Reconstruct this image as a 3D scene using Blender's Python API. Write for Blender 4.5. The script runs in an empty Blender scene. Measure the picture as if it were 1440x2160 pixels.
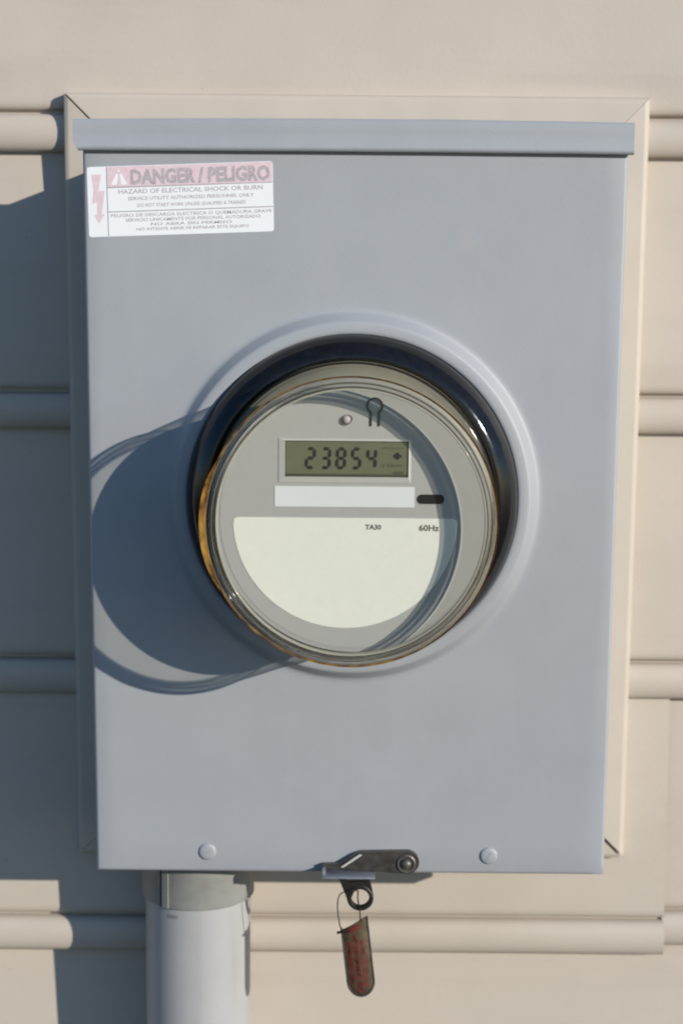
import bpy, bmesh, math, random
from mathutils import Vector, Matrix, noise
R = math.radians
SC = bpy.context.scene
COL = SC.collection
random.seed(4)
MM = 0.001
Z0 = 1500.0            # the meter's centre stands 1.5 m above the ground

# ------------------------------------------------------------------ camera
cam_d = bpy.data.cameras.new('camera')
cam = bpy.data.objects.new('camera', cam_d)
COL.objects.link(cam)
cam_d.sensor_fit = 'HORIZONTAL'
cam_d.sensor_width = 36
cam_d.lens = 99.0
cam.location = (-6.5*MM, -1060*MM, (Z0+157)*MM)
cam.rotation_euler = (Matrix.Rotation(R(-0.02), 3, 'Z') @ Matrix.Rotation(R(90-8.85), 3, 'X') @ Matrix.Rotation(R(0.51), 3, 'Z')).to_euler()
cam_d.clip_start = 0.05
cam_d.clip_end = 200
cam_d.dof.use_dof = True
cam_d.dof.focus_distance = 1.03
cam_d.dof.aperture_fstop = 11
SC.camera = cam

# ------------------------------------------------------------------ light
SUN = Vector((1.10, -1.0, 0.435)).normalized()
el = math.asin(SUN.z)
world = bpy.data.worlds.new('World')
SC.world = world
world.use_nodes = True
nt = world.node_tree
sky = nt.nodes.new('ShaderNodeTexSky')
sky.sky_type = 'NISHITA'
sky.sun_disc = False
sky.sun_elevation = el
sky.sun_rotation = math.atan2(SUN.x, SUN.y)
sky.air_density = 1.0
sky.dust_density = 0.1
sky.ozone_density = 5.5
bg = nt.nodes['Background']
bg.inputs['Strength'].default_value = 0.125
nt.links.new(sky.outputs[0], bg.inputs[0])
sd = bpy.data.lights.new('sun', 'SUN')
sd.energy = 4.05
sd.angle = R(0.5)
sd.color = (1.0, 0.93, 0.83)
sun = bpy.data.objects.new('sun', sd)
COL.objects.link(sun)
sun.rotation_euler = SUN.to_track_quat('Z', 'Y').to_euler()
sun.location = (3, -3, 3)

SC.view_settings.view_transform = 'Standard'
SC.view_settings.look = 'None'
SC.view_settings.exposure = 0.06
SC.view_settings.gamma = 1
SC.render.engine = 'CYCLES'
SC.cycles.pixel_filter_type = 'BLACKMAN_HARRIS'
SC.cycles.filter_width = 2.0
SC.cycles.max_bounces = 12
SC.cycles.transmission_bounces = 10
SC.cycles.transparent_max_bounces = 16
SC.cycles.use_denoising = True

# ------------------------------------------------------------------ materials
def mat(name, color, rough=0.5, metal=0.0, spec=0.5, vary=0.06, scale=60.0, bump=0.0, bscale=400.0, coat=0.0,
        spots=(), speck=None, streak=None):
    """Principled paint with large and fine colour variation, fine relief, optional round stains."""
    m = bpy.data.materials.new(name)
    m.use_nodes = True
    t = m.node_tree
    N, L = t.nodes, t.links
    b = N['Principled BSDF']
    b.inputs['Roughness'].default_value = rough
    b.inputs['Metallic'].default_value = metal
    b.inputs['Specular IOR Level'].default_value = spec
    b.inputs['Coat Weight'].default_value = coat
    b.inputs['Coat Roughness'].default_value = 0.12
    geo = N.new('ShaderNodeNewGeometry')
    n1 = N.new('ShaderNodeTexNoise')
    n1.inputs['Scale'].default_value = scale
    n1.inputs['Detail'].default_value = 6
    n1.inputs['Roughness'].default_value = 0.6
    L.new(geo.outputs['Position'], n1.inputs['Vector'])
    ramp = N.new('ShaderNodeValToRGB')
    ramp.color_ramp.elements[0].position = 0.3
    ramp.color_ramp.elements[1].position = 0.7
    c = Vector(color)
    ramp.color_ramp.elements[0].color = (*(c*(1-vary)), 1)
    ramp.color_ramp.elements[1].color = (*(c*(1+vary)), 1)
    L.new(n1.outputs['Fac'], ramp.inputs['Fac'])
    out = ramp.outputs['Color']
    if streak:      # faint run marks and wiping marks, stretched along one direction
        mp = N.new('ShaderNodeMapping'); mp.inputs['Scale'].default_value = streak[0]
        mp.inputs['Rotation'].default_value = (0, streak[1], 0)
        L.new(geo.outputs['Position'], mp.inputs['Vector'])
        ns = N.new('ShaderNodeTexNoise'); ns.inputs['Scale'].default_value = 1.0; ns.inputs['Detail'].default_value = 5
        L.new(mp.outputs[0], ns.inputs['Vector'])
        ms = N.new('ShaderNodeMapRange'); ms.interpolation_type = 'SMOOTHSTEP'
        L.new(ns.outputs['Fac'], ms.inputs['Value'])
        ms.inputs['From Min'].default_value = 0.5; ms.inputs['From Max'].default_value = 0.75
        ms.inputs['To Max'].default_value = streak[3]
        mx = N.new('ShaderNodeMix'); mx.data_type = 'RGBA'
        L.new(ms.outputs[0], mx.inputs['Factor']); L.new(out, mx.inputs['A']); mx.inputs['B'].default_value = (*streak[2], 1)
        out = mx.outputs['Result']
    for (x, y, z, rad, sc, amt) in spots:
        vm = N.new('ShaderNodeVectorMath'); vm.operation = 'SUBTRACT'
        L.new(geo.outputs['Position'], vm.inputs[0]); vm.inputs[1].default_value = (x*MM, y*MM, (z+Z0)*MM)
        ln = N.new('ShaderNodeVectorMath'); ln.operation = 'LENGTH'; L.new(vm.outputs[0], ln.inputs[0])
        nz = N.new('ShaderNodeTexNoise'); nz.inputs['Scale'].default_value = 120; nz.inputs['Detail'].default_value = 4
        L.new(geo.outputs['Position'], nz.inputs['Vector'])
        ad = N.new('ShaderNodeMath'); ad.operation = 'MULTIPLY_ADD'
        L.new(nz.outputs['Fac'], ad.inputs[0]); ad.inputs[1].default_value = rad*MM*1.6; L.new(ln.outputs['Value'], ad.inputs[2])
        mr = N.new('ShaderNodeMapRange'); mr.interpolation_type = 'SMOOTHSTEP'
        L.new(ad.outputs[0], mr.inputs['Value'])
        mr.inputs['From Min'].default_value = rad*MM*0.5; mr.inputs['From Max'].default_value = rad*MM*1.9
        mr.inputs['To Min'].default_value = amt; mr.inputs['To Max'].default_value = 0
        mx = N.new('ShaderNodeMix'); mx.data_type = 'RGBA'
        L.new(mr.outputs['Result'], mx.inputs['Factor']); L.new(out, mx.inputs['A']); mx.inputs['B'].default_value = (*sc, 1)
        out = mx.outputs['Result']
    if speck:
        v = N.new('ShaderNodeTexVoronoi'); v.inputs['Scale'].default_value = speck[0]
        L.new(geo.outputs['Position'], v.inputs['Vector'])
        lt = N.new('ShaderNodeMath'); lt.operation = 'LESS_THAN'; L.new(v.outputs['Distance'], lt.inputs[0]); lt.inputs[1].default_value = speck[1]
        sp = N.new('ShaderNodeSeparateColor'); L.new(v.outputs['Color'], sp.inputs[0])
        g = N.new('ShaderNodeMath'); g.operation = 'GREATER_THAN'; L.new(sp.outputs[0], g.inputs[0]); g.inputs[1].default_value = speck[2]
        ml = N.new('ShaderNodeMath'); ml.operation = 'MULTIPLY'; L.new(lt.outputs[0], ml.inputs[0]); L.new(g.outputs[0], ml.inputs[1])
        m2 = N.new('ShaderNodeMath'); m2.operation = 'MULTIPLY'; L.new(ml.outputs[0], m2.inputs[0]); m2.inputs[1].default_value = speck[4]
        mx = N.new('ShaderNodeMix'); mx.data_type = 'RGBA'
        L.new(m2.outputs[0], mx.inputs['Factor']); L.new(out, mx.inputs['A']); mx.inputs['B'].default_value = (*speck[3], 1)
        out = mx.outputs['Result']
    L.new(out, b.inputs['Base Color'])
    if bump:
        n2 = N.new('ShaderNodeTexNoise')
        n2.inputs['Scale'].default_value = bscale
        n2.inputs['Detail'].default_value = 3
        L.new(geo.outputs['Position'], n2.inputs['Vector'])
        n3 = N.new('ShaderNodeTexNoise')
        n3.inputs['Scale'].default_value = 9
        n3.inputs['Detail'].default_value = 2
        L.new(geo.outputs['Position'], n3.inputs['Vector'])
        am = N.new('ShaderNodeMath'); am.operation = 'MULTIPLY_ADD'
        L.new(n3.outputs['Fac'], am.inputs[0]); am.inputs[1].default_value = 12.0; L.new(n2.outputs['Fac'], am.inputs[2])
        bp = N.new('ShaderNodeBump')
        bp.inputs['Strength'].default_value = bump
        bp.inputs['Distance'].default_value = 0.0003
        L.new(am.outputs[0], bp.inputs['Height'])
        L.new(bp.outputs[0], b.inputs['Normal'])
        rr = N.new('ShaderNodeMapRange')
        L.new(n1.outputs['Fac'], rr.inputs['Value'])
        rr.inputs['To Min'].default_value = max(rough-0.07, 0.02)
        rr.inputs['To Max'].default_value = rough+0.07
        L.new(rr.outputs[0], b.inputs['Roughness'])
    return m

PAINT = (0.333, 0.352, 0.374)
VINYL = (0.535, 0.473, 0.402)
M = {}
M['paint'] = mat('grey_enamel', PAINT, 0.58, vary=0.03, scale=22, streak=((90, 40, 7), 0.35, (0.42, 0.43, 0.43), 0.10), bump=0.25, bscale=900, spec=1.0,
                 spots=((63, 0, 147, 9, (0.42, 0.37, 0.38), 0.5), (20, 0, -163, 22, (0.385, 0.40, 0.425), 0.3),
                        (-125, 0, -35, 14, (0.42, 0.41, 0.41), 0.35), (120, 0, 80, 12, (0.38, 0.40, 0.43), 0.25),
                        (-128, 0, -62, 10, (0.43, 0.43, 0.42), 0.4), (-100, 0, -100, 16, (0.41, 0.41, 0.40), 0.35), (60, 0, -130, 26, (0.30, 0.315, 0.335), 0.3), (-60, 0, 95, 30, (0.36, 0.375, 0.39), 0.3)),
                 speck=(160, 0.07, 0.9, (0.46, 0.47, 0.48), 0.4))
M['vinyl'] = mat('beige_vinyl', VINYL, 0.5, vary=0.03, scale=14, streak=((5, 5, 60), 0.02, (0.44, 0.37, 0.31), 0.3), bump=0.3, bscale=500, spec=0.4,
                 speck=(55, 0.035, 0.86, (0.22, 0.15, 0.11), 0.5))
M['trim'] = mat('beige_trim', (0.55, 0.485, 0.41), 0.5, vary=0.03, scale=25, bump=0.2, bscale=500, spec=0.4,
                speck=(70, 0.04, 0.9, (0.3, 0.24, 0.2), 0.5))
M['dark_sheath'] = mat('dark_sheathing', (0.05, 0.045, 0.04), 0.9)
M['black'] = mat('black_plastic', (0.009, 0.009, 0.010), 0.10, vary=0.3, scale=200, bump=0.12, bscale=120, spec=0.45)
M['housing'] = mat('meter_housing', (0.37, 0.37, 0.35), 0.55, vary=0.03)
M['face'] = mat('faceplate_grey', (0.40, 0.40, 0.375), 0.55, vary=0.02, scale=120, bump=0.15, bscale=1500)
M['label_cream'] = mat('cream_label', (0.76, 0.77, 0.68), 0.6, vary=0.02, scale=200, bump=0.15, bscale=1500,
                       speck=(500, 0.12, 0.95, (0.55, 0.55, 0.47), 0.5))
M['label_white'] = mat('white_label', (0.72, 0.73, 0.73), 0.5, vary=0.015)
M['bezel'] = mat('bezel', (0.50, 0.50, 0.46), 0.5, vary=0.03)
M['lcd'] = mat('lcd_glass', (0.145, 0.15, 0.09), 0.25, vary=0.05, scale=90)
M['lcd_edge'] = mat('lcd_edge', (0.06, 0.06, 0.035), 0.4)
M['ink_lcd'] = mat('lcd_segment', (0.010, 0.011, 0.009), 0.6)
M['ink_faint'] = mat('lcd_faint', (0.075, 0.075, 0.045), 0.5)
M['ink'] = mat('dark_ink', (0.10, 0.09, 0.08), 0.6)
M['slot'] = mat('black_slot', (0.004, 0.004, 0.004), 0.8)
M['led'] = mat('led_lens', (0.50, 0.42, 0.45), 0.15)
M['cream_ring'] = mat('cream_ring', (0.52, 0.50, 0.40), 0.4)
M['seal_dark'] = mat('seal_dark', (0.03, 0.022, 0.015), 0.4)
M['decal'] = mat('faded_decal', (0.84, 0.86, 0.88), 0.45, vary=0.02, scale=80, bump=0.1, bscale=600)
M['decal_pink'] = mat('faded_red', (0.74, 0.575, 0.615), 0.5, vary=0.08, scale=260)
M['decal_grey'] = mat('faded_ink', (0.44, 0.40, 0.42), 0.6, vary=0.25, scale=900)
M['decal_line'] = mat('faded_line', (0.34, 0.31, 0.32), 0.6, vary=0.15, scale=500)
M['pvc'] = mat('grey_conduit', (0.40, 0.40, 0.405), 0.45, streak=((60, 60, 6), 0.0, (0.27, 0.26, 0.25), 0.3), vary=0.03, scale=30, bump=0.15, bscale=300)
M['pvc_print'] = mat('conduit_print', (0.15, 0.15, 0.17), 0.6)
M['hub'] = mat('cast_connector', (0.255, 0.26, 0.245), 0.5, vary=0.12, scale=60, bump=0.4, bscale=300)
M['zinc'] = mat('dull_zinc', (0.24, 0.265, 0.30), 0.35, metal=0.35, vary=0.1, scale=200, bump=0.3)
M['dark_metal'] = mat('weathered_steel', (0.10, 0.09, 0.08), 0.38, metal=0.6, vary=0.35, scale=160, bump=0.6, bscale=500)
M['rivet'] = mat('dull_rivet', (0.14, 0.135, 0.12), 0.45, metal=0.5, vary=0.3, scale=300, bump=0.4)
M['black_metal'] = mat('black_metal', (0.022, 0.02, 0.018), 0.45, metal=0.3, vary=0.4, scale=300, bump=0.5)
M['tag'] = mat('seal_olive', (0.075, 0.052, 0.03), 0.22, vary=0.45, scale=150, bump=0.6, bscale=300, coat=0.5)
M['tag_red'] = mat('seal_red', (0.13, 0.018, 0.018), 0.3, vary=0.65, scale=260)
M['wire'] = mat('wire', (0.05, 0.045, 0.035), 0.35, metal=0.7)
M['screw_cream'] = mat('cream_plastic', (0.60, 0.58, 0.48), 0.3)

def clear(name, tint, rough=0.015, ior=1.5):
    m = bpy.data.materials.new(name); m.use_nodes = True
    t = m.node_tree; N, L = t.nodes, t.links
    N.remove(N['Principled BSDF'])
    o = N['Material Output']
    tr = N.new('ShaderNodeBsdfTransparent'); tr.inputs[0].default_value = (*tint, 1)
    gl = N.new('ShaderNodeBsdfGlossy'); gl.inputs['Roughness'].default_value = rough
    fr = N.new('ShaderNodeFresnel')      # a thin sheet: the same reflectance from either side
    gn = N.new('ShaderNodeNewGeometry'); mr = N.new('ShaderNodeMapRange')
    mr.inputs['To Min'].default_value = ior; mr.inputs['To Max'].default_value = 1/ior
    L.new(gn.outputs['Backfacing'], mr.inputs['Value']); L.new(mr.outputs[0], fr.inputs['IOR'])
    mx = N.new('ShaderNodeMixShader')
    L.new(fr.outputs[0], mx.inputs[0]); L.new(tr.outputs[0], mx.inputs[1]); L.new(gl.outputs[0], mx.inputs[2])
    L.new(mx.outputs[0], o.inputs[0])
    return m
M['clear_wall'] = clear('clear_polycarbonate', (0.86, 0.845, 0.79), 0.02, 1.6)
M['clear_front'] = clear('clear_front', (0.97, 0.97, 0.955), 0.01, 1.4)

def rim_glass():
    m = bpy.data.materials.new('rim_polycarbonate'); m.use_nodes = True
    b = m.node_tree.nodes['Principled BSDF']
    b.inputs['Base Color'].default_value = (0.93, 0.92, 0.86, 1)
    b.inputs['Roughness'].default_value = 0.03
    b.inputs['IOR'].default_value = 1.5
    b.inputs['Transmission Weight'].default_value = 1
    N, L = m.node_tree.nodes, m.node_tree.links
    tr = N.new('ShaderNodeBsdfTransparent'); mx = N.new('ShaderNodeMixShader'); mx.inputs[0].default_value = 0.62
    L.new(b.outputs[0], mx.inputs[1]); L.new(tr.outputs[0], mx.inputs[2]); L.new(mx.outputs[0], N['Material Output'].inputs[0])
    return m
def semi(name, color, through, rough=0.035):
    m = bpy.data.materials.new(name); m.use_nodes = True
    t = m.node_tree; N, L = t.nodes, t.links
    b = N['Principled BSDF']; b.inputs['Base Color'].default_value = (*color, 1); b.inputs['Roughness'].default_value = rough
    tr = N.new('ShaderNodeBsdfTransparent'); tr.inputs[0].default_value = (1, 0.98, 0.93, 1)
    mx = N.new('ShaderNodeMixShader'); mx.inputs[0].default_value = through
    L.new(b.outputs[0], mx.inputs[1]); L.new(tr.outputs[0], mx.inputs[2]); L.new(mx.outputs[0], N['Material Output'].inputs[0])
    return m
M['rim_glass'] = rim_glass()
M['rim_cream'] = semi('cream_refraction', (0.50, 0.485, 0.40), 0.5)
M['rim_pale'] = semi('pale_plastic', (0.40, 0.41, 0.40), 0.65)
M['rim_brown'] = semi('brown_refraction', (0.035, 0.02, 0.008), 0.42)

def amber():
    m = bpy.data.materials.new('yellowed_plastic_and_glow'); m.use_nodes = True
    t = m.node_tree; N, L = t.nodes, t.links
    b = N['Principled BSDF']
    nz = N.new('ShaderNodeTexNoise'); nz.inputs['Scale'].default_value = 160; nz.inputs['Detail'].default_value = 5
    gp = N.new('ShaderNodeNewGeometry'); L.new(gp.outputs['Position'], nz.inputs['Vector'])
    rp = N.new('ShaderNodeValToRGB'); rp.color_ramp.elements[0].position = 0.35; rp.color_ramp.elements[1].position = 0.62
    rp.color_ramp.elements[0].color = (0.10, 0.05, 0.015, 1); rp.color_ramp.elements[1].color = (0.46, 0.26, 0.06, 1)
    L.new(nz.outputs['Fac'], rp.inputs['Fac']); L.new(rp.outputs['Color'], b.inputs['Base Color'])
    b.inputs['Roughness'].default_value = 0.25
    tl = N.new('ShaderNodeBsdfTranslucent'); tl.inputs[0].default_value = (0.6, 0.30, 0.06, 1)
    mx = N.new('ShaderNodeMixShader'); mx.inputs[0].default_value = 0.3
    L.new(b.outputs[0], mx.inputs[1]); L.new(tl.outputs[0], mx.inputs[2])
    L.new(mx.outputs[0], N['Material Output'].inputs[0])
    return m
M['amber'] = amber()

# ------------------------------------------------------------------ builders (all coordinates in mm, relative to the meter's centre)
def place(o, parent=None):
    COL.objects.link(o)
    if parent is not None:
        o.parent = parent
        w = Vector((0, 0, 0)); p = parent
        while p is not None:
            w += p.location; p = p.parent
        o.location = -w
    return o

def thing(name, label, cat, base, group=None):
    o = bpy.data.objects.new(name, None)
    COL.objects.link(o)
    o.location = (base[0]*MM, base[1]*MM, (base[2]+Z0)*MM)
    o.empty_display_size = 0.02
    o['label'] = label; o['category'] = cat
    if group: o['group'] = group
    return o

def mesh(name, V, F, m, parent=None, smooth=40, label=None):
    me = bpy.data.meshes.new(name)
    me.from_pydata([(v[0]*MM, v[1]*MM, (v[2]+Z0)*MM) for v in V], [], F)
    bm = bmesh.new(); bm.from_mesh(me)
    bmesh.ops.remove_doubles(bm, verts=bm.verts, dist=2e-6)
    bmesh.ops.recalc_face_normals(bm, faces=bm.faces)
    bm.to_mesh(me); bm.free()
    if smooth:
        me.polygons.foreach_set('use_smooth', [True]*len(me.polygons))
        me.set_sharp_from_angle(angle=R(smooth))
    me.materials.append(m)
    o = bpy.data.objects.new(name, me)
    place(o, parent)
    if label: o['label'] = label
    return o

def box(x0, x1, y0, y1, z0, z1, bev=0.0, seg=2):
    bm = bmesh.new()
    bmesh.ops.create_cube(bm, size=1)
    for v in bm.verts:
        v.co = Vector(((x0+x1)/2+v.co.x*(x1-x0), (y0+y1)/2+v.co.y*(y1-y0), (z0+z1)/2+v.co.z*(z1-z0)))
    if bev:
        bmesh.ops.bevel(bm, geom=list(bm.edges), offset=bev, segments=seg, profile=0.5, affect='EDGES')
    V = [tuple(v.co) for v in bm.verts]
    bm.verts.index_update()
    F = [[v.index for v in f.verts] for f in bm.faces]
    bm.free()
    return V, F

def join(*parts):
    V, F = [], []
    for v, f in parts:
        k = len(V); V += list(v); F += [[i+k for i in g] for g in f]
    return V, F

def lathe(prof, n=160, cx=0.0, cz=0.0, closed=False, a0=0, a1=360):
    """prof: list of (r, y); turned round the Y axis through (cx, cz)."""
    V, F = [], []
    full = abs(a1-a0) >= 360
    for i in range(n if full else n+1):
        a = R(a0+(a1-a0)*i/n)
        for (r, y) in prof:
            V.append((cx+r*math.cos(a), y, cz+r*math.sin(a)))
    P = len(prof)
    for i in range(n):
        j = (i+1) % n if full else i+1
        for k in range(P if closed else P-1):
            k2 = (k+1) % P
            F.append([i*P+k, j*P+k, j*P+k2, i*P+k2])
    return V, F

def lathe_z(prof, n=96, cx=0.0, cy=0.0):
    V, F = [], []
    for i in range(n):
        a = 2*math.pi*i/n
        for (r, z) in prof:
            V.append((cx+r*math.cos(a), cy+r*math.sin(a), z))
    P = len(prof)
    for i in range(n):
        j = (i+1) % n
        for k in range(P-1):
            F.append([i*P+k, j*P+k, j*P+k+1, i*P+k+1])
    return V, F

def plate(pts, y0, y1):
    """outline (x, z) extruded from y0 (front) to y1."""
    n = len(pts)
    V = [(x, y0, z) for x, z in pts]+[(x, y1, z) for x, z in pts]
    F = [list(range(n)), list(range(n, 2*n))]
    for i in range(n):
        j = (i+1) % n
        F.append([i, j, n+j, n+i])
    return V, F

def tube(path, r, n=8):
    V, F = [], []
    pts = [Vector(p) for p in path]
    for i, p in enumerate(pts):
        t = (pts[min(i+1, len(pts)-1)]-pts[max(i-1, 0)]).normalized()
        u = t.cross(Vector((0.3, 1, 0.1))).normalized(); w = t.cross(u)
        for k in range(n):
            a = 2*math.pi*k/n
            V.append(tuple(p+u*r*math.cos(a)+w*r*math.sin(a)))
    for i in range(len(pts)-1):
        for k in range(n):
            F.append([i*n+k, i*n+(k+1) % n, (i+1)*n+(k+1) % n, (i+1)*n+k])
    F.append(list(range(n))); F.append([(len(pts)-1)*n+k for k in range(n)])
    return V, F

def smoothpath(pts, n=8):
    out = []
    P = [Vector(p) for p in pts]
    for i in range(len(P)-1):
        a, b, c, d = P[max(i-1, 0)], P[i], P[i+1], P[min(i+2, len(P)-1)]
        for k in range(n):
            t = k/n
            out.append(0.5*((2*b)+(-a+c)*t+(2*a-5*b+4*c-d)*t*t+(-a+3*b-3*c+d)*t*t*t))
    out.append(P[-1])
    return out

def lettering(name, s, h, m, parent, xform, width=None, thick=0.12, bold=0.0):
    """text as thin print: h = cap height in mm, xform maps (u, v, w) to a mm point."""
    cu = bpy.data.curves.new(name, 'FONT')
    cu.body = s; cu.size = h/0.73; cu.resolution_u = 2; cu.offset = bold
    ob = bpy.data.objects.new('tmp', cu); COL.objects.link(ob)
    me = bpy.data.meshes.new_from_object(ob)
    bpy.data.objects.remove(ob)
    xs = [v.co.x for v in me.vertices]
    x0, x1 = min(xs), max(xs)
    k = (width/(x1-x0)) if width else 1.0
    V = [xform((v.co.x-x0)*k, v.co.y, thick) for v in me.vertices]
    F = [list(p.vertices) for p in me.polygons]
    bpy.data.meshes.remove(me)
    return mesh(name, V, F, m, parent, smooth=0)

def taper(V):
    """the box and its frame narrow a little towards the bottom"""
    out = []
    for x, y, z in V:
        t = min(1, max(0, (200-z)/420))
        out.append((x+(3.3 if x < 0 else -1.2)*t*min(1, max(0, (abs(x)-111)/30)), y, z))
    return out

# ------------------------------------------------------------------ the wall of beaded siding
YW = 109.0                                  # deepest face of the siding
PITCH = 169.7
B0 = 196.4                                  # underside of the bead above the meter
wall = thing('siding_wall', 'pale beige vinyl siding wall with rounded horizontal beads behind the grey meter box', 'wall', (0, YW, -760))

def course_profile(b, top):
    P = [(0.3, top+6)]
    P += [(0.2, top-1.5), (0.6, top-6)]
    g = b+24.0
    for k in range(1, 8):
        z = top-6-(top-6-(g+7))*k/7
        P.append((0.6+6.6*k/7, z))
    P += [(7.1, g+5.2), (6.7, g+3.6), (6.0, g+2.3), (4.9, g+1.4), (4.2, g+1.1), (0.2, g+0.9), (0.2, g-1.2), (3.0, g-1.3)]
    for k in range(0, 13):
        a = math.pi*k/12
        P.append((3.4+7.6*math.sin(a)**0.8 if 0 < k < 12 else 3.4, b+11.3+11.3*math.cos(a)))
    P += [(0.6, b+0.6), (-2.0, b+1.2)]
    return P

def board(b, top, x0, x1, dy=0.0, dz=0.0, seed=0, endcap=True, label=None):
    P = course_profile(b, top)
    n = max(4, int((x1-x0)/25))
    V, F = [], []
    for i in range(n+1):
        x = x0+(x1-x0)*i/n
        wy = 0.35*noise.noise(Vector((x*0.006, seed*3.1, 0)))
        wz = 0.7*noise.noise(Vector((x*0.004, seed*5.7, 9)))
        for (p, z) in P:
            V.append((x, YW-p-dy-wy, z+dz+wz))
    k = len(P)
    for i in range(n):
        for j in range(k-1):
            F.append([i*k+j, (i+1)*k+j, (i+1)*k+j+1, i*k+j+1])
    return mesh('siding_board', V, F, M['vinyl'], wall, smooth=35, label=label)

for c in range(-3, 8):
    b = B0-PITCH*c
    top = b+PITCH
    if c == 3:
        board(b-0.4, top, -900, 204.5, dy=3.0, seed=c)
        board(b+4.0, top+2, 203.9, 900, dy=-3.0, seed=c+20)
    else:
        board(b, top, -900, 900, seed=c)
V, F = box(-900, 900, YW+3, YW+12, -1100, 880)
mesh('sheathing', V, F, M['dark_sheath'], wall, smooth=0)

# ------------------------------------------------------------------ mitred trim frame
YF = 92.0
FL, FR, FT, FB = -175.5, 177.3, 231.3, -245.5
frame = thing('mounting_frame', 'beige mitred trim frame on the siding around the back of the grey box', 'trim frame', (0, YF, FB))
def strip(ax, sgn, lo, hi, out, w=34.0, gap_lo=0.0, gap_hi=0.0):
    """one mitred strip; ax 'x' runs horizontally at z=out, 'z' vertically at x=out; sgn = side of the outer edge"""
    prof = [(0, 16), (0, 3.0), (0.7, 1.2), (2.6, 0.1), (3.4, 0), (w, 0.25), (w, 16)]   # (distance in from the outer edge, depth)
    n = 14
    V, F = [], []
    for i in range(n+1):
        for (d, y) in prof:
            a0 = lo+d+gap_lo; a1 = hi-d-gap_hi
            a = a0+(a1-a0)*i/n
            o = out-sgn*d
            V.append((a, YF+y, o) if ax == 'x' else (o, YF+y, a))
    k = len(prof)
    for i in range(n):
        for j in range(k-1):
            F.append([i*k+j, (i+1)*k+j, (i+1)*k+j+1, i*k+j+1])
    F.append(list(range(k))); F.append([n*k+j for j in range(k)])
    return V, F
V, F = strip('x', 1, FL, FR, FT, gap_lo=1.1, gap_hi=0.25); mesh('trim_strip', taper(V), F, M['trim'], frame, smooth=30)
V, F = strip('z', -1, FB, FT, FL, gap_hi=0.4, gap_lo=0.3); mesh('trim_strip', taper(V), F, M['trim'], frame, smooth=30)
V, F = strip('z', 1, FB, FT, FR, gap_lo=1.6); mesh('trim_strip', taper(V), F, M['trim'], frame, smooth=30)
V, F = strip('x', -1, FL, FR, FB, gap_hi=1.4); mesh('trim_strip', taper(V), F, M['trim'], frame, smooth=30)
V, F = box(FL+30, FR-30, YF+4, YF+13, FB+30, FT-30); mesh('back_board', V, F, M['trim'], frame, smooth=0)

# ------------------------------------------------------------------ the grey meter box
XL, XR, ZB, ZT = -151.7, 151.5, -223.4, 205.0
sock = thing('meter_box', 'grey painted steel meter box with hooded top and faded danger label', 'meter box', (0, 60, ZB))
# body: back, sides, sloping top, bottom
def body():
    x0, x1 = -148.6, 148.4
    zb = -218.5
    pr = [(3.0, 190.5), (YF+2.5, 190.0), (YF+2.5, zb), (3.0, zb)]
    V, F = [], []
    for x in (x0, x1):
        for (y, z) in pr: V.append((x, y, z))
    F = [[0, 1, 5, 4], [1, 2, 6, 5], [2, 3, 7, 6], [0, 3, 2, 1], [4, 5, 6, 7]]
    bm = bmesh.new()
    vs = [bm.verts.new(v) for v in V]
    for f in F: bm.faces.new([vs[i] for i in f])
    ed = [e for e in bm.edges if not e.is_boundary]
    bmesh.ops.bevel(bm, geom=ed, offset=1.6, segments=3, profile=0.5, affect='EDGES')
    bm.verts.index_update()
    return [tuple(v.co) for v in bm.verts], [[v.index for v in f.verts] for f in bm.faces]
V, F = body(); mesh('body', taper(V), F, M['paint'], sock)

# cover with the raised ring and its hole, edges folded back
def cover():
    hx, hz = (XR-XL)/2, (ZT-ZB)/2
    cx, cz = (XR+XL)/2, (ZT+ZB)/2
    S = []
    nx, nz = 44, 62
    for i in range(nz//2, nz): S.append((1, -1+2*i/nz))
    for i in range(nx): S.append((1-2*i/nx, 1))
    for i in range(nz): S.append((-1, 1-2*i/nz))
    for i in range(nx): S.append((-1+2*i/nx, -1))
    for i in range(nz//2): S.append((1, -1+2*i/nz))
    n = len(S)
    ringp = [(92.0, 2.0), (93.9, -5.7), (94.5, -6.2), (96.0, -6.3), (99.8, -6.4), (100.8, -6.1), (101.6, -5.3), (104.8, -1.3), (105.7, -0.5), (107.0, -0.1), (109, 0.0), (111, 0.0)]
    rings = []
    ang = [math.atan2(cz+s[1]*hz, cx+s[0]*hx) for s in S]
    for (r, y) in ringp:
        rings.append([(r*math.cos(a), y, r*math.sin(a)) for a in ang])
    r0 = 111.0
    for k in range(1, 9):
        t = (k/8)**1.1
        row = []
        for s, a in zip(S, ang):
            ex, ez = cx+s[0]*(hx-2.2), cz+s[1]*(hz-2.2)
            x = r0*math.cos(a)*(1-t)+ex*t; z = r0*math.sin(a)*(1-t)+ez*t
            row.append((x, 0.0, z))
        rings.append(row)
    for (ins, y) in ((1.35, 0.18), (0.6, 0.65), (0.15, 1.4), (0.0, 2.3), (0.0, 13.0)):
        rings.append([(cx+s[0]*(hx-ins), y, cz+s[1]*(hz-ins)) for s in S])
    V = [v for row in rings for v in row]
    F = []
    for r in range(len(rings)-1):
        for i in range(n):
            j = (i+1) % n
            F.append([r*n+i, r*n+j, (r+1)*n+j, (r+1)*n+i])
    return V, F
V, F = cover(); mesh('cover', taper(V), F, M['paint'], sock, smooth=50)

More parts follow.
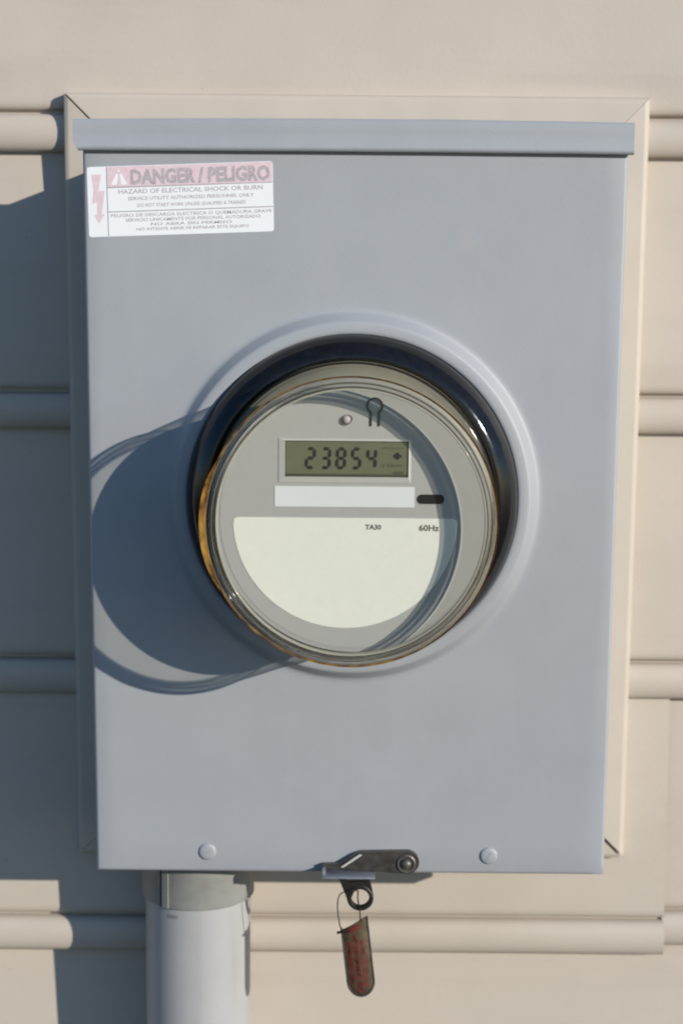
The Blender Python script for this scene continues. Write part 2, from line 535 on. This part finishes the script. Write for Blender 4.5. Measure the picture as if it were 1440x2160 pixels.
# hood: folded lip across the top
def hood():
    x0, x1 = -156.3, 153.6
    prof = [(-1.0, 197.0), (-1.2, 194.6), (-2.0, 193.8), (-3.8, 193.7), (-5.0, 194.4), (-5.5, 195.6), (-5.3, 196.9), (-4.8, 198.0),
            (-4.7, 204.0), (-4.7, 208.6), (-4.3, 210.1), (-3.4, 210.9), (-2.0, 210.8), (8.0, 206.6), (44, 192.0), (44, 190.6)]
    n = 40
    V, F = [], []
    k = len(prof)
    for i in range(n+1):
        x = x0+(x1-x0)*i/n
        u = (x-x0)/(x1-x0)
        bow = 1.1*(1-(2*u-1)**2)+0.55*u+0.15*noise.noise(Vector((x*0.03, 4, 1)))
        for (y, z) in prof:
            xx = x
            if i == 0 and z < 198.5: xx = x+3.2*(198.5-z)/5   # nipped lower corner
            V.append((xx, y, z+bow*(0.35 if z < 200 else 1)))
    for i in range(n):
        for j in range(k-1):
            F.append([i*k+j, (i+1)*k+j, (i+1)*k+j+1, i*k+j+1])
    F.append(list(range(k))); F.append([n*k+j for j in range(k)])
    return V, F
V, F = hood(); mesh('hood', V, F, M['paint'], sock, smooth=45)

for (bx, bz, tilt) in ((-83.0, -211.0, 20), (82.2, -212.0, 65)):
    V, F = lathe([(5.0, 0.0), (4.95, -0.7), (4.6, -1.05), (3.6, -1.3), (1.6, -1.45), (0.0, -1.5)], 36, bx, bz)
    screw = mesh('screw', V, F, M['paint'], sock)
    a = R(tilt); c, s = math.cos(a), math.sin(a)
    P = [(-2.4, -.3), (2.4, -.3), (2.4, .3), (-2.4, .3)]
    V, F = plate([(bx+p*c-q*s, bz+p*s+q*c) for p, q in P], -1.6, -1.2)
    mesh('screw_mark', V, F, M['decal_line'], screw, smooth=0)

# danger label
LA = R(2.35)
LO = (-148.4, 146.2)
def lab(u, v, w):
    return (LO[0]+u*math.cos(LA)-v*math.sin(LA)*0.6, -w, LO[1]+u*math.sin(LA)+v*math.cos(LA))
def labplate(pts, w0, w1):
    n = len(pts)
    V = [lab(u, v, w1) for u, v in pts]+[lab(u, v, w0) for u, v in pts]
    F = [list(range(n)), list(range(n, 2*n))]+[[i, (i+1) % n, n+(i+1) % n, n+i] for i in range(n)]
    return V, F
def rrect(u0, v0, u1, v1, r, n=5):
    out = []
    for (cx, cy, a0) in ((u1-r, v1-r, 0), (u0+r, v1-r, 90), (u0+r, v0+r, 180), (u1-r, v0+r, 270)):
        for k in range(n+1):
            a = R(a0+90*k/n); out.append((cx+r*math.cos(a), cy+r*math.sin(a)))
    return out
V, F = labplate(rrect(0, 0, 103.3, 38.6, 1.5), 0.02, 0.16)
decal = mesh('danger_label', V, F, M['decal'], sock, smooth=0, label='faded white sticker with pink header reading DANGER / PELIGRO')
V, F = labplate(rrect(11.2, 27.2, 103.0, 38.3, 0.6), 0.16, 0.2)
mesh('header_band', V, F, M['decal_pink'], decal, smooth=0)
for pts in ([(10.7, 0.3), (11.2, 0.3), (11.2, 38.3), (10.7, 38.3)], [(11.2, 26.7), (103, 26.9), (103, 27.3), (11.2, 27.3)],
            [(11.2, 13.3), (103, 13.5), (103, 14.0), (11.2, 13.8)]):
    V, F = labplate(pts, 0.16, 0.22); mesh('rule_line', V, F, M['decal_line'], decal, smooth=0)
bolt = [(2.4, 34.2), (8.0, 34.4), (6.0, 25.2), (9.6, 25.4), (7.6, 12.6), (9.0, 12.4), (5.8, 7.0), (3.4, 12.0), (4.9, 12.4), (5.2, 19.2), (2.4, 18.4), (3.4, 26)]
V, F = labplate(bolt, 0.16, 0.2); mesh('lightning_arrow', V, F, M['decal_pink'], decal, smooth=0)
for pts in ([(13.2, 28.4), (16.2, 28.4), (17.0, 31.0), (17.3, 34.4), (16.2, 34.4)], [(22.4, 28.4), (18.9, 28.4), (18.4, 31.0), (18.2, 34.4), (19.3, 34.4)],
            [(17.1, 35.4), (18.5, 35.4), (17.8, 37.2)]):
    V, F = labplate(pts, 0.2, 0.24); mesh('warning_triangle', V, F, M['decal'], decal, smooth=0)
def lline(s, h, v, u0, u1, m='decal_grey', bold=0.0, lift=0.19):
    o = lettering('lettering', s, h, M[m], decal, lambda a, b, w: lab(u0+a, v-h/2+b, w), width=u1-u0, thick=lift, bold=bold)
    return o
lline('DANGER / PELIGRO', 7.8, 32.6, 24.0, 101.8, 'decal_grey', bold=0.55, lift=0.24)
lline('HAZARD OF ELECTRICAL SHOCK OR BURN', 2.5, 24.6, 17.2, 97.5, bold=0.06)
lline('SERVICE UTILITY AUTHORIZED PERSONNEL ONLY', 1.9, 20.6, 22.4, 92.5, bold=0.05)
lline('DO NOT START WORK UNLESS QUALIFIED & TRAINED', 1.9, 16.8, 27.5, 88.0, bold=0.05)
lline('PELIGRO DE DESCARGA ELECTRICA O QUEMADURA GRAVE', 1.8, 11.5, 12.6, 102.4, bold=0.05)
lline('SERVICIO UNICAMENTE POR PERSONAL AUTORIZADO', 1.8, 8.8, 20.7, 96.0, bold=0.05)
lline('NO ABRA SIN PERMISO', 1.6, 6.2, 34.7, 80.0, bold=0.05)
lline('NO INTENTE ABRIR NI REPARAR ESTE EQUIPO', 1.6, 3.6, 26.6, 89.5, bold=0.05)

# latch at the bottom edge
arm = []
for k in range(0, 13):
    a = R(-100+190*k/12); arm.append((34.0+7.2*math.cos(a), -215.2+6.9*math.sin(a)))
arm += [(7.5, -208.9), (4.8, -209.6), (-6.0, -216.4), (-15.5, -216.8), (-15.5, -219.4), (-2, -219.6), (12, -220.4)]
bm = bmesh.new()
vs = [bm.verts.new((x, -5.2, z)) for x, z in arm]
f = bm.faces.new(vs)
r = bmesh.ops.extrude_face_region(bm, geom=[f])
for v in r['geom']:
    if isinstance(v, bmesh.types.BMVert): v.co.y = -0.6
bm.normal_update()
bmesh.ops.bevel(bm, geom=[e for e in bm.edges if all(v.co.y < -5 for v in e.verts)], offset=0.6, segments=2, affect='EDGES')
bm.verts.index_update()
V = [tuple(v.co) for v in bm.verts]; F = [[v.index for v in f.verts] for f in bm.faces]; bm.free()
latch = mesh('latch', V, F, M['dark_metal'], sock, smooth=35, label='dark weathered steel latch arm at the bottom edge')
V, F = lathe([(5.6, -5.0), (5.6, -6.0), (5.0, -6.4), (4.2, -6.3), (3.8, -5.3), (3.2, -5.2), (3.0, -6.8), (2.2, -7.8), (1.0, -8.2), (0, -8.3)], 36, 33.6, -215.6)
mesh('rivet', V, F, M['rivet'], latch)
V, F = join(box(-15.8, 15.2, -13.0, 9, -222.7, -221.4, 0.4), box(-15.8, -13.6, -13.0, 0, -221.2, -218.0, 0.5))
mesh('latch_plate', V, F, M['zinc'], latch)
# slanted fold on the arm, its beige highlight put into the colour
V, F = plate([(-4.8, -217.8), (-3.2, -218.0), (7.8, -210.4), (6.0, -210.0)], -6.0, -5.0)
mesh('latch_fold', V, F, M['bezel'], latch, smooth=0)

# lock tab: tapering plate with a ring end
def lock_tab():
    bm = bmesh.new()
    cx, cz, ro, ri = 6.9, -236.6, 7.8, 5.3
    n = 48
    V, F = [], []
    # ring with thickness
    pr = [(ro, -2.4), (ro, -6.0), (ro-0.8, -6.6), (ri+0.6, -6.6), (ri, -6.0), (ri, -2.4)]
    Vr, Fr = lathe(pr, n, cx, cz, closed=True)
    side1 = plate([(-6.4, -223.2), (-3.2, -223.2), (3.3, -232.6), (0.2, -240.4), (-1.0, -237.0)], -6.2, -2.6)
    side2 = plate([(9.2, -223.2), (11.8, -223.2), (14.2, -233.2), (11.2, -230.6)], -6.2, -2.6)
    cross = plate([(-3.4, -226.8), (10.0, -226.4), (11.5, -230.8), (4.0, -230.6), (1.5, -231.6)], -6.0, -2.8)
    topb = plate([(-6.4, -221.8), (11.8, -221.8), (11.8, -224.0), (-6.4, -224.0)], -6.3, -2.5)
    return join((Vr, Fr), side1, side2, cross, topb)
V, F = lock_tab(); mesh('lock_tab', V, F, M['black_metal'], latch, smooth=35)

# ------------------------------------------------------------------ seal tag hanging from the lock tab
seal = thing('seal_tag', 'weathered olive and red seal tag hanging on a thin wire below the latch', 'seal tag', (5.5, -4, -297))
path = smoothpath([(5.6, -7.2, -231.8), (5.4, -7.8, -236), (6.2, -7.6, -241), (6.8, -5.5, -246), (7.2, -4.5, -252)])
path2 = smoothpath([(5.6, -7.2, -231.8), (1, -8.0, -231.2), (-5.0, -7.5, -234), (-6.4, -6.5, -241), (-5.6, -5.5, -250), (-4.2, -5, -256), (-1.5, -4.5, -259)])
V, F = join(tube([tuple(p) for p in path], 0.42), tube([tuple(p) for p in path2], 0.36), tube([(-6.6, -5.4, -258.4), (-3, -5.4, -257.6), (0.4, -5.0, -256.6)], 0.9))
mesh('wire', V, F, M['wire'], seal)
TT = R(7.0)
def tagp(u, v, w):      # u across, v down from the top, w out
    c, s = math.cos(TT), math.sin(TT)
    return (3.3+u*c+v*s, -3.5-w-0.10*v, -251.5+u*s*1.0-v*c)
def tag_shape():
    nu, nv = 14, 30
    H, Wd = 44.5, 15.6
    V, F = [], []
    rows = []
    for j in range(nv+1):
        v = H*j/nv
        hw = Wd/2
        if v > H-8: hw = Wd/2*math.sqrt(max(0.02, 1-((v-(H-8))/8.05)**2))
        row = []
        for i in range(nu+1):
            q = -1+2*i/nu
            u = q*hw
            vv = v
            if j == 0: vv = 1.5-3.4*q
            elif v < 6: vv = v+(1.5-3.4*q)*(1-v/6)
            w = 1.7*(1-(u/(Wd/2))**2)
            row.append((u, vv, w))
        rows.append(row)
    for row in rows: V += [tagp(*p) for p in row]
    k = len(V)
    for row in rows: V += [tagp(p[0], p[1], p[2]-1.2) for p in row]
    m = nu+1
    for j in range(nv):
        for i in range(nu):
            F.append([j*m+i, j*m+i+1, (j+1)*m+i+1, (j+1)*m+i])
            F.append([k+j*m+i, k+(j+1)*m+i, k+(j+1)*m+i+1, k+j*m+i+1])
    for j in range(nv):
        F.append([j*m, (j+1)*m, k+(j+1)*m, k+j*m]); F.append([j*m+nu, (j+1)*m+nu, k+(j+1)*m+nu, k+j*m+nu])
    for i in range(nu):
        F.append([i, i+1, k+i+1, k+i]); F.append([nv*m+i, nv*m+i+1, k+nv*m+i+1, k+nv*m+i])
    return V, F
V, F = tag_shape(); tg = mesh('tag_plate', V, F, M['tag'], seal, smooth=60)
def on_tag(u, v):
    return tagp(u, v, 1.7*(1-(u/7.8)**2)+0.07)
# worn red printing in three long columns, broken by gaps
rnd = random.Random(8)
for (u0, va, vb, w) in ((-4.4, 12, 36, 1.15), (-0.6, 8, 41, 1.5), (3.4, 11, 38, 1.25)):
    V, F = [], []
    v = va
    while v < vb:
        l = rnd.uniform(3.5, 7.0)
        n = 6
        k = len(V)
        for q in range(n+1):
            vv = min(v+l*q/n, vb+1)
            a = 0.7+0.3*math.sin(math.pi*q/n)
            du = 0.5*noise.noise(Vector((vv*0.5, u0, 3)))
            V.append(on_tag(u0-w*a*rnd.uniform(.6, 1)+du, vv)); V.append(on_tag(u0+w*a*rnd.uniform(.5, 1)+du, vv+0.3))
        for q in range(n): F.append([k+2*q, k+2*q+1, k+2*q+3, k+2*q+2])
        v += l+rnd.uniform(0.2, 0.7)
    mesh('printing', V, F, M['tag_red'], tg, smooth=0)
# worn metal edge round the tag
edge = []
for q in range(0, 21):
    v = 3.2+33.3*q/20; edge.append(tagp(-7.8, v, 0))
for q in range(1, 16):
    a = math.pi*q/16; edge.append(tagp(-7.8*math.cos(a), 36.5+8.0*math.sin(a), 1.7*(1-math.cos(a)**2)))
for q in range(0, 21):
    v = 36.5-38.4*q/20; edge.append(tagp(7.8, v, 0))
V, F = tube(edge, 0.62); mesh('tag_edge', V, F, M['dark_metal'], tg)
V, F = [], []
for i in range(9):
    u = -6.4+i*1.1
    V += [on_tag(u, 2.6-3.4*u/7.8), on_tag(u, 6.0-1.5*u/7.8-abs(i-4)*0.25)]
for i in range(8): F.append([2*i, 2*i+2, 2*i+3, 2*i+1])
mesh('red_mark', V, F, M['tag_red'], tg, smooth=0)

# ------------------------------------------------------------------ conduit with its connector
CX, CY, CR = -93.5, 63.0, 32.6
cond = thing('conduit', 'pale grey plastic conduit pipe with dull connector entering the bottom of the box', 'conduit', (CX, CY, -700))
V, F = lathe_z([(CR-2.5, -700), (CR, -700), (CR, -500), (CR, -400), (CR, -330), (CR, -258.0), (CR-2.5, -258.0)], 96, CX, CY)
pipe = mesh('pipe', V, F, M['pvc'], cond)
V, F = lathe_z([(CR+0.25, -258.8), (CR+0.9, -259.0), (CR+2.2, -258.2), (CR+2.4, -256.6), (CR+2.3, -226.0), (CR+3.7, -222.0), (CR+3.7, -218.8), (20, -218.8)], 96, CX, CY)
con = mesh('connector', V, F, M['hub'], cond)
def cyl_patch(a0, a1, z0, z1, r, t, n=6):
    V, F = [], []
    for i in range(n+1):
        a = R(a0+(a1-a0)*i/n)
        for (rr, z) in ((r, z0), (r+t, z0), (r+t, z1), (r, z1)):
            V.append((CX+rr*math.cos(a), CY+rr*math.sin(a), z))
    for i in range(n):
        for k in range(4):
            F.append([i*4+k, (i+1)*4+k, (i+1)*4+(k+1) % 4, i*4+(k+1) % 4])
    F.append([0, 1, 2, 3]); F.append([n*4+k for k in range(4)])
    return V, F
V, F = cyl_patch(-123.5, -116.5, -258.2, -221.5, CR+1.9, 1.5); mesh('rib', V, F, M['hub'], con, smooth=30)
V, F = cyl_patch(-127.0, -124.0, -258.5, -221.5, CR+1.9, 0.62); mesh('rib_groove', V, F, M['dark_sheath'], con, smooth=30)
V, F = cyl_patch(-12, 12, -232, -222, CR+2.1, 2.4, 8); mesh('set_screw_lug', V, F, M['black_metal'], con, smooth=30)
V, F = cyl_patch(-120, -108, -265.5, -263, CR+0.02, 0.1); mesh('scuff', V, F, M['hub'], pipe, smooth=30)

# ------------------------------------------------------------------ the electric meter
met = thing('electric_meter', 'round digital electric meter with clear domed cover reading 23854 on the grey box', 'electric meter', (0, 0, -92))
def prof(*p): return [(r, -y) for r, y in p]      # y given as mm out from the box cover
V, F = lathe(prof((84, 2), (92.8, 3.0), (93.6, 4.6), (93.7, 7.0), (93.3, 9.4), (91.9, 12.4), (89.6, 15.2), (87.4, 17.6), (85.0, 19.4), (82.8, 20.4), (81.4, 20.6), (80.6, 19.8), (80.2, 10)), 240)
base = mesh('base_ring', V, F, M['black'], met, smooth=60)
# pale flange at the bottom of the cover and the grey housing standing on it
V, F = lathe(prof((80.1, 14), (79.6, 22), (78.6, 23.6), (77.2, 24.0), (77.0, 25.2), (74.0, 25.6), (71.0, 26.2), (70.2, 28)), 240)
mesh('base_flange', V, F, M['cream_ring'], met, smooth=30)
V, F = lathe(prof((70.2, 27), (70.2, 64), (71.0, 65.5), (73.2, 67.0), (73.7, 68.0), (73.7, 70.6), (73.3, 71.0), (71.3, 71.0), (69.2, 71.0)), 240)
mesh('housing', V, F, M['housing'], met, smooth=30)
for r in (79.2, 76.2):
    V, F = lathe(prof((r+0.45, 24.4), (r+0.2, 24.9), (r-0.2, 24.9), (r-0.45, 24.4)), 200)
    mesh('housing_rib', V, F, M['seal_dark'], met, smooth=30)
# clear cover side wall and front
V, F = lathe(prof((80.2, 19), (80.1, 24), (78.9, 45), (77.5, 70), (76.2, 87.0)), 240)
mesh('clear_side', V, F, M['clear_wall'], met, smooth=60)
V, F = lathe(prof((70.0, 91.6), (60, 92.4), (45, 93.2), (30, 93.6), (15, 93.9), (0.001, 94.0)), 200)
mesh('clear_front', V, F, M['clear_front'], met, smooth=60)
# stepped clear rim, its refraction lines put into cream and brown rings
def bead(r0, r1, y0, y1, k=10):
    P = [(r0, y0)]
    for i in range(k+1):
        a = math.pi*(1-i/k)
        P.append(((r0+r1)/2+(r1-r0)/2*math.cos(a), y1-(r1-r0)/2*0.9+(r1-r0)/2*0.9*math.sin(a)))
    P.append((r1, y0))
    return prof(*P)
for (r0, r1, y0, y1, m, nm) in ((74.1, 76.2, 87.0, 91.6, 'rim_glass', 'cover_rim'), (73.4, 74.05, 87.4, 90.2, 'rim_brown', 'rim_groove'),
                                (71.75, 73.4, 87.6, 92.1, 'rim_glass', 'rim_ridge'), (71.1, 71.85, 88.0, 90.6, 'rim_brown', 'rim_groove'),
                                (69.9, 71.05, 88.0, 92.3, 'rim_cream', 'rim_ridge')):
    V, F = lathe(bead(r0, r1, y0, y1), 260, -1.1, 0, closed=True)
    mesh(nm, V, F, M[m], met, smooth=60)
# yellowed outer edge; its wider left part is added in place of sun glow
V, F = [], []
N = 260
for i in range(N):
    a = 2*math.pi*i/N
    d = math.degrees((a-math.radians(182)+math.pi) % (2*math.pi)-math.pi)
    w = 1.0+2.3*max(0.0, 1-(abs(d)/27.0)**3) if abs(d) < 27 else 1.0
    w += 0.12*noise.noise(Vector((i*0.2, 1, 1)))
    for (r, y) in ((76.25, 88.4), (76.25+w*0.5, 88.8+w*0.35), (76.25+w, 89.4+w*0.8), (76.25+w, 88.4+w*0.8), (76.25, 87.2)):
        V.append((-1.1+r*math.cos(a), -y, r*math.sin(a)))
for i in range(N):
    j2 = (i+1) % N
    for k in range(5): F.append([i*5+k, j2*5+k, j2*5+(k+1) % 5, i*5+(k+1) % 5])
mesh('yellowed_edge_and_glow', V, F, M['amber'], met, smooth=30)

# faceplate
YP = -70.8
V, F = lathe([(71.2, YP), (71.0, YP-0.4), (60, YP-0.4), (40, YP-0.4), (20, YP-0.4), (0.001, YP-0.4)], 160)
face = mesh('faceplate', V, F, M['face'], met, smooth=40)
FY = YP-0.4
def fp(pts, lift=0.12, t=0.12): return plate([(x*1.009, z-SH) for x, z in pts], FY-lift, FY-lift+t)
SH = 0.0
# cream half-round nameplate
cxl, Rl, zt = -4.0, 59.4, -0.1
pts = []
a_end = math.asin((zt-0.0)/Rl)
for k in range(0, 61):
    a = -math.pi+0.075-(0-0) + (math.pi-0.15)*k/60
    pts.append((cxl+Rl*math.cos(a), -0.7+Rl*math.sin(a)))
pts += [(cxl+Rl-0.1, -3.6), (cxl+Rl-0.6, -1.1), (cxl+Rl-2.4, zt), (cxl-Rl+2.4, zt), (cxl-Rl+0.6, -1.1), (cxl-Rl+0.1, -3.6)]
V, F = fp(pts, 0.25, 0.25); plate_o = mesh('nameplate', V, F, M['label_cream'], face, smooth=0)
SH = 1.3
def fx(x0, z0): return lambda u, v, w: (x0+u, FY-0.25-w, z0+v)
lettering('lettering', '60Hz', 3.3, M['ink'], plate_o.parent, fx(35.2, -6.7), width=10.8, thick=0.1, bold=0.12)
lettering('lettering', 'TA30', 2.7, M['ink'], plate_o.parent, fx(6.5, -6.2), width=8.6, thick=0.1, bold=0.12)
V, F = fp([(-41.4, 7.1), (32.3, 7.1), (32.3, 18.1), (-41.4, 18.1)], 0.3, 0.3); mesh('white_label', V, F, M['label_white'], face, smooth=0)
V, F = fp(rrect(33.9, 9.2, 48.0, 14.2, 2.3), 0.5, 0.5); mesh('optical_slot', V, F, M['slot'], face, smooth=0)
# display: raised bezel round a sunken screen
X0, X1, Z0_, Z1_ = -36.3, 29.2, 22.0, 41.3
def ringplate(o, i, yo, yi, back):
    V = [(o[0], yo, o[2]), (o[1], yo, o[2]), (o[1], yo, o[3]), (o[0], yo, o[3]), (i[0], yi, i[2]), (i[1], yi, i[2]), (i[1], yi, i[3]), (i[0], yi, i[3])]
    V += [(i[0], back, i[2]), (i[1], back, i[2]), (i[1], back, i[3]), (i[0], back, i[3])]
    V += [(o[0], FY, o[2]), (o[1], FY, o[2]), (o[1], FY, o[3]), (o[0], FY, o[3])]
    F = []
    for k in range(4):
        j = (k+1) % 4
        F += [[k, j, 4+j, 4+k], [4+k, 4+j, 8+j, 8+k], [12+k, 12+j, j, k]]
    return V, F
V, F = ringplate((X0-3.4, X1+1.2, Z0_-3.2, Z1_+1.0), (X0, X1, Z0_, Z1_), FY-0.35, FY-0.9, FY-0.2)
disp = mesh('display_bezel', V, F, M['bezel'], face, smooth=0)
V, F = plate([(X0, Z0_), (X1, Z0_), (X1, Z1_), (X0, Z1_)], FY-0.2, FY-0.1)
mesh('screen', V, F, M['lcd'], face, smooth=0)
V, F = [], []
for (a, b, c, d) in ((X0, X1, Z0_, Z0_+1.5), (X0, X1, Z1_-0.6, Z1_), (X1-0.9, X1, Z0_, Z1_), (X0, X0+0.5, Z0_, Z1_)):
    k = len(V); V += [(a, FY-0.24, c), (b, FY-0.24, c), (b, FY-0.24, d), (a, FY-0.24, d)]; F.append([k, k+1, k+2, k+3])
mesh('screen_edge', V, F, M['lcd_edge'], face, smooth=0)
SEG = {'2': 'abged', '3': 'abgcd', '8': 'abcdefg', '5': 'afgcd', '4': 'fgbc'}
def digit(ch, x, z, w=5.9, h=12.0, t=1.9):
    V, F = [], []
    g = 0.18
    def hseg(zc):
        return [(g+t*0.5, zc), (g+t, zc+t/2), (w-g-t, zc+t/2), (w-g-t*0.5, zc), (w-g-t, zc-t/2), (g+t, zc-t/2)]
    def vseg(xc, za, zb):
        return [(xc, za+g), (xc+t/2, za+g+t/2), (xc+t/2, zb-g-t/2), (xc, zb-g), (xc-t/2, zb-g-t/2), (xc-t/2, za+g+t/2)]
    S = {'a': hseg(h-t/2), 'g': hseg(h/2), 'd': hseg(t/2), 'f': vseg(t/2, h/2, h-t/2), 'b': vseg(w-t/2, h/2, h-t/2),
         'e': vseg(t/2, t/2, h/2), 'c': vseg(w-t/2, t/2, h/2)}
    for s in SEG[ch]:
        k = len(V)
        for (a, b) in S[s]: V.append((x+a+b*0.05, FY-0.28, z+b))
        F.append([k+i for i in range(6)])
    o = mesh('digit', V, F, M['ink_lcd'], face, smooth=0)
for i, ch in enumerate('23854'):
    digit(ch, -26.2+i*8.1, 25.9)
# small marks at the right of the screen
V, F = [], []
el_ = [(22.9+2.3*math.cos(R(a)), 34.6+1.25*math.sin(R(a))) for a in range(0, 360, 20)]
V, F = fp(el_, 0.3, 0.08); mesh('screen_mark', V, F, M['ink_lcd'], face, smooth=0)
V, F = fp([(22.1, 32.7), (23.8, 32.7), (23.8, 36.5), (22.1, 36.5)], 0.29, 0.08); mesh('screen_mark', V, F, M['ink_lcd'], face, smooth=0)
V, F = [], []
for (a, b, c, d) in ((15.2, 18.6, 38.6, 39.3), (19.3, 22.0, 38.5, 39.3), (22.5, 26.6, 38.7, 39.2), (15.4, 16.3, 28.6, 30.4), (18.0, 18.8, 28.6, 30.4), (19.6, 21.2, 28.8, 30.2), (21.9, 25.8, 29.1, 30.0), (21.0, 26.6, 24.9, 26.4)):
    c -= SH; d -= SH; k = len(V); V += [(a, FY-0.27, c), (b, FY-0.27, c), (b, FY-0.27, d), (a, FY-0.27, d)]; F.append([k, k+1, k+2, k+3])
mesh('faint_marks', V, F, M['ink_faint'], face, smooth=0)
# lens of the indicator lamp, in a dark oval socket
V, F = fp([(-4.3+3.7*math.cos(R(a))*math.cos(R(25))-2.7*math.sin(R(a))*math.sin(R(25)), 53.6+3.7*math.cos(R(a))*math.sin(R(25))+2.7*math.sin(R(a))*math.cos(R(25))) for a in range(0, 360, 12)], 0.3, 0.3)
sk = mesh('lamp_socket', V, F, M['ink'], face, smooth=0)
V, F = lathe([(2.2, FY-0.3), (1.8, FY-1.1), (1.0, FY-1.6), (0, FY-1.8)], 24, -4.0, 52.6)
mesh('lamp_lens', V, F, M['led'], face)
# keyhole-shaped catch: open ring on two prongs
cxk, czk = 11.0, 60.1
path = [(cxk-2.0, 0, 49.3), (cxk-2.0, 0, 56.3)]
for k in range(0, 21):
    a = R(-122-296*k/20); path.append((cxk+4.0*math.cos(a), 0, czk+4.0*math.sin(a)))
path += [(cxk+2.3, 0, 56.3), (cxk+2.3, 0, 49.3)]
V, F = tube([(x, FY-0.5, z) for x, _, z in path], 0.5, 8)
mesh('pronged_catch', V, F, M['seal_dark'], face)
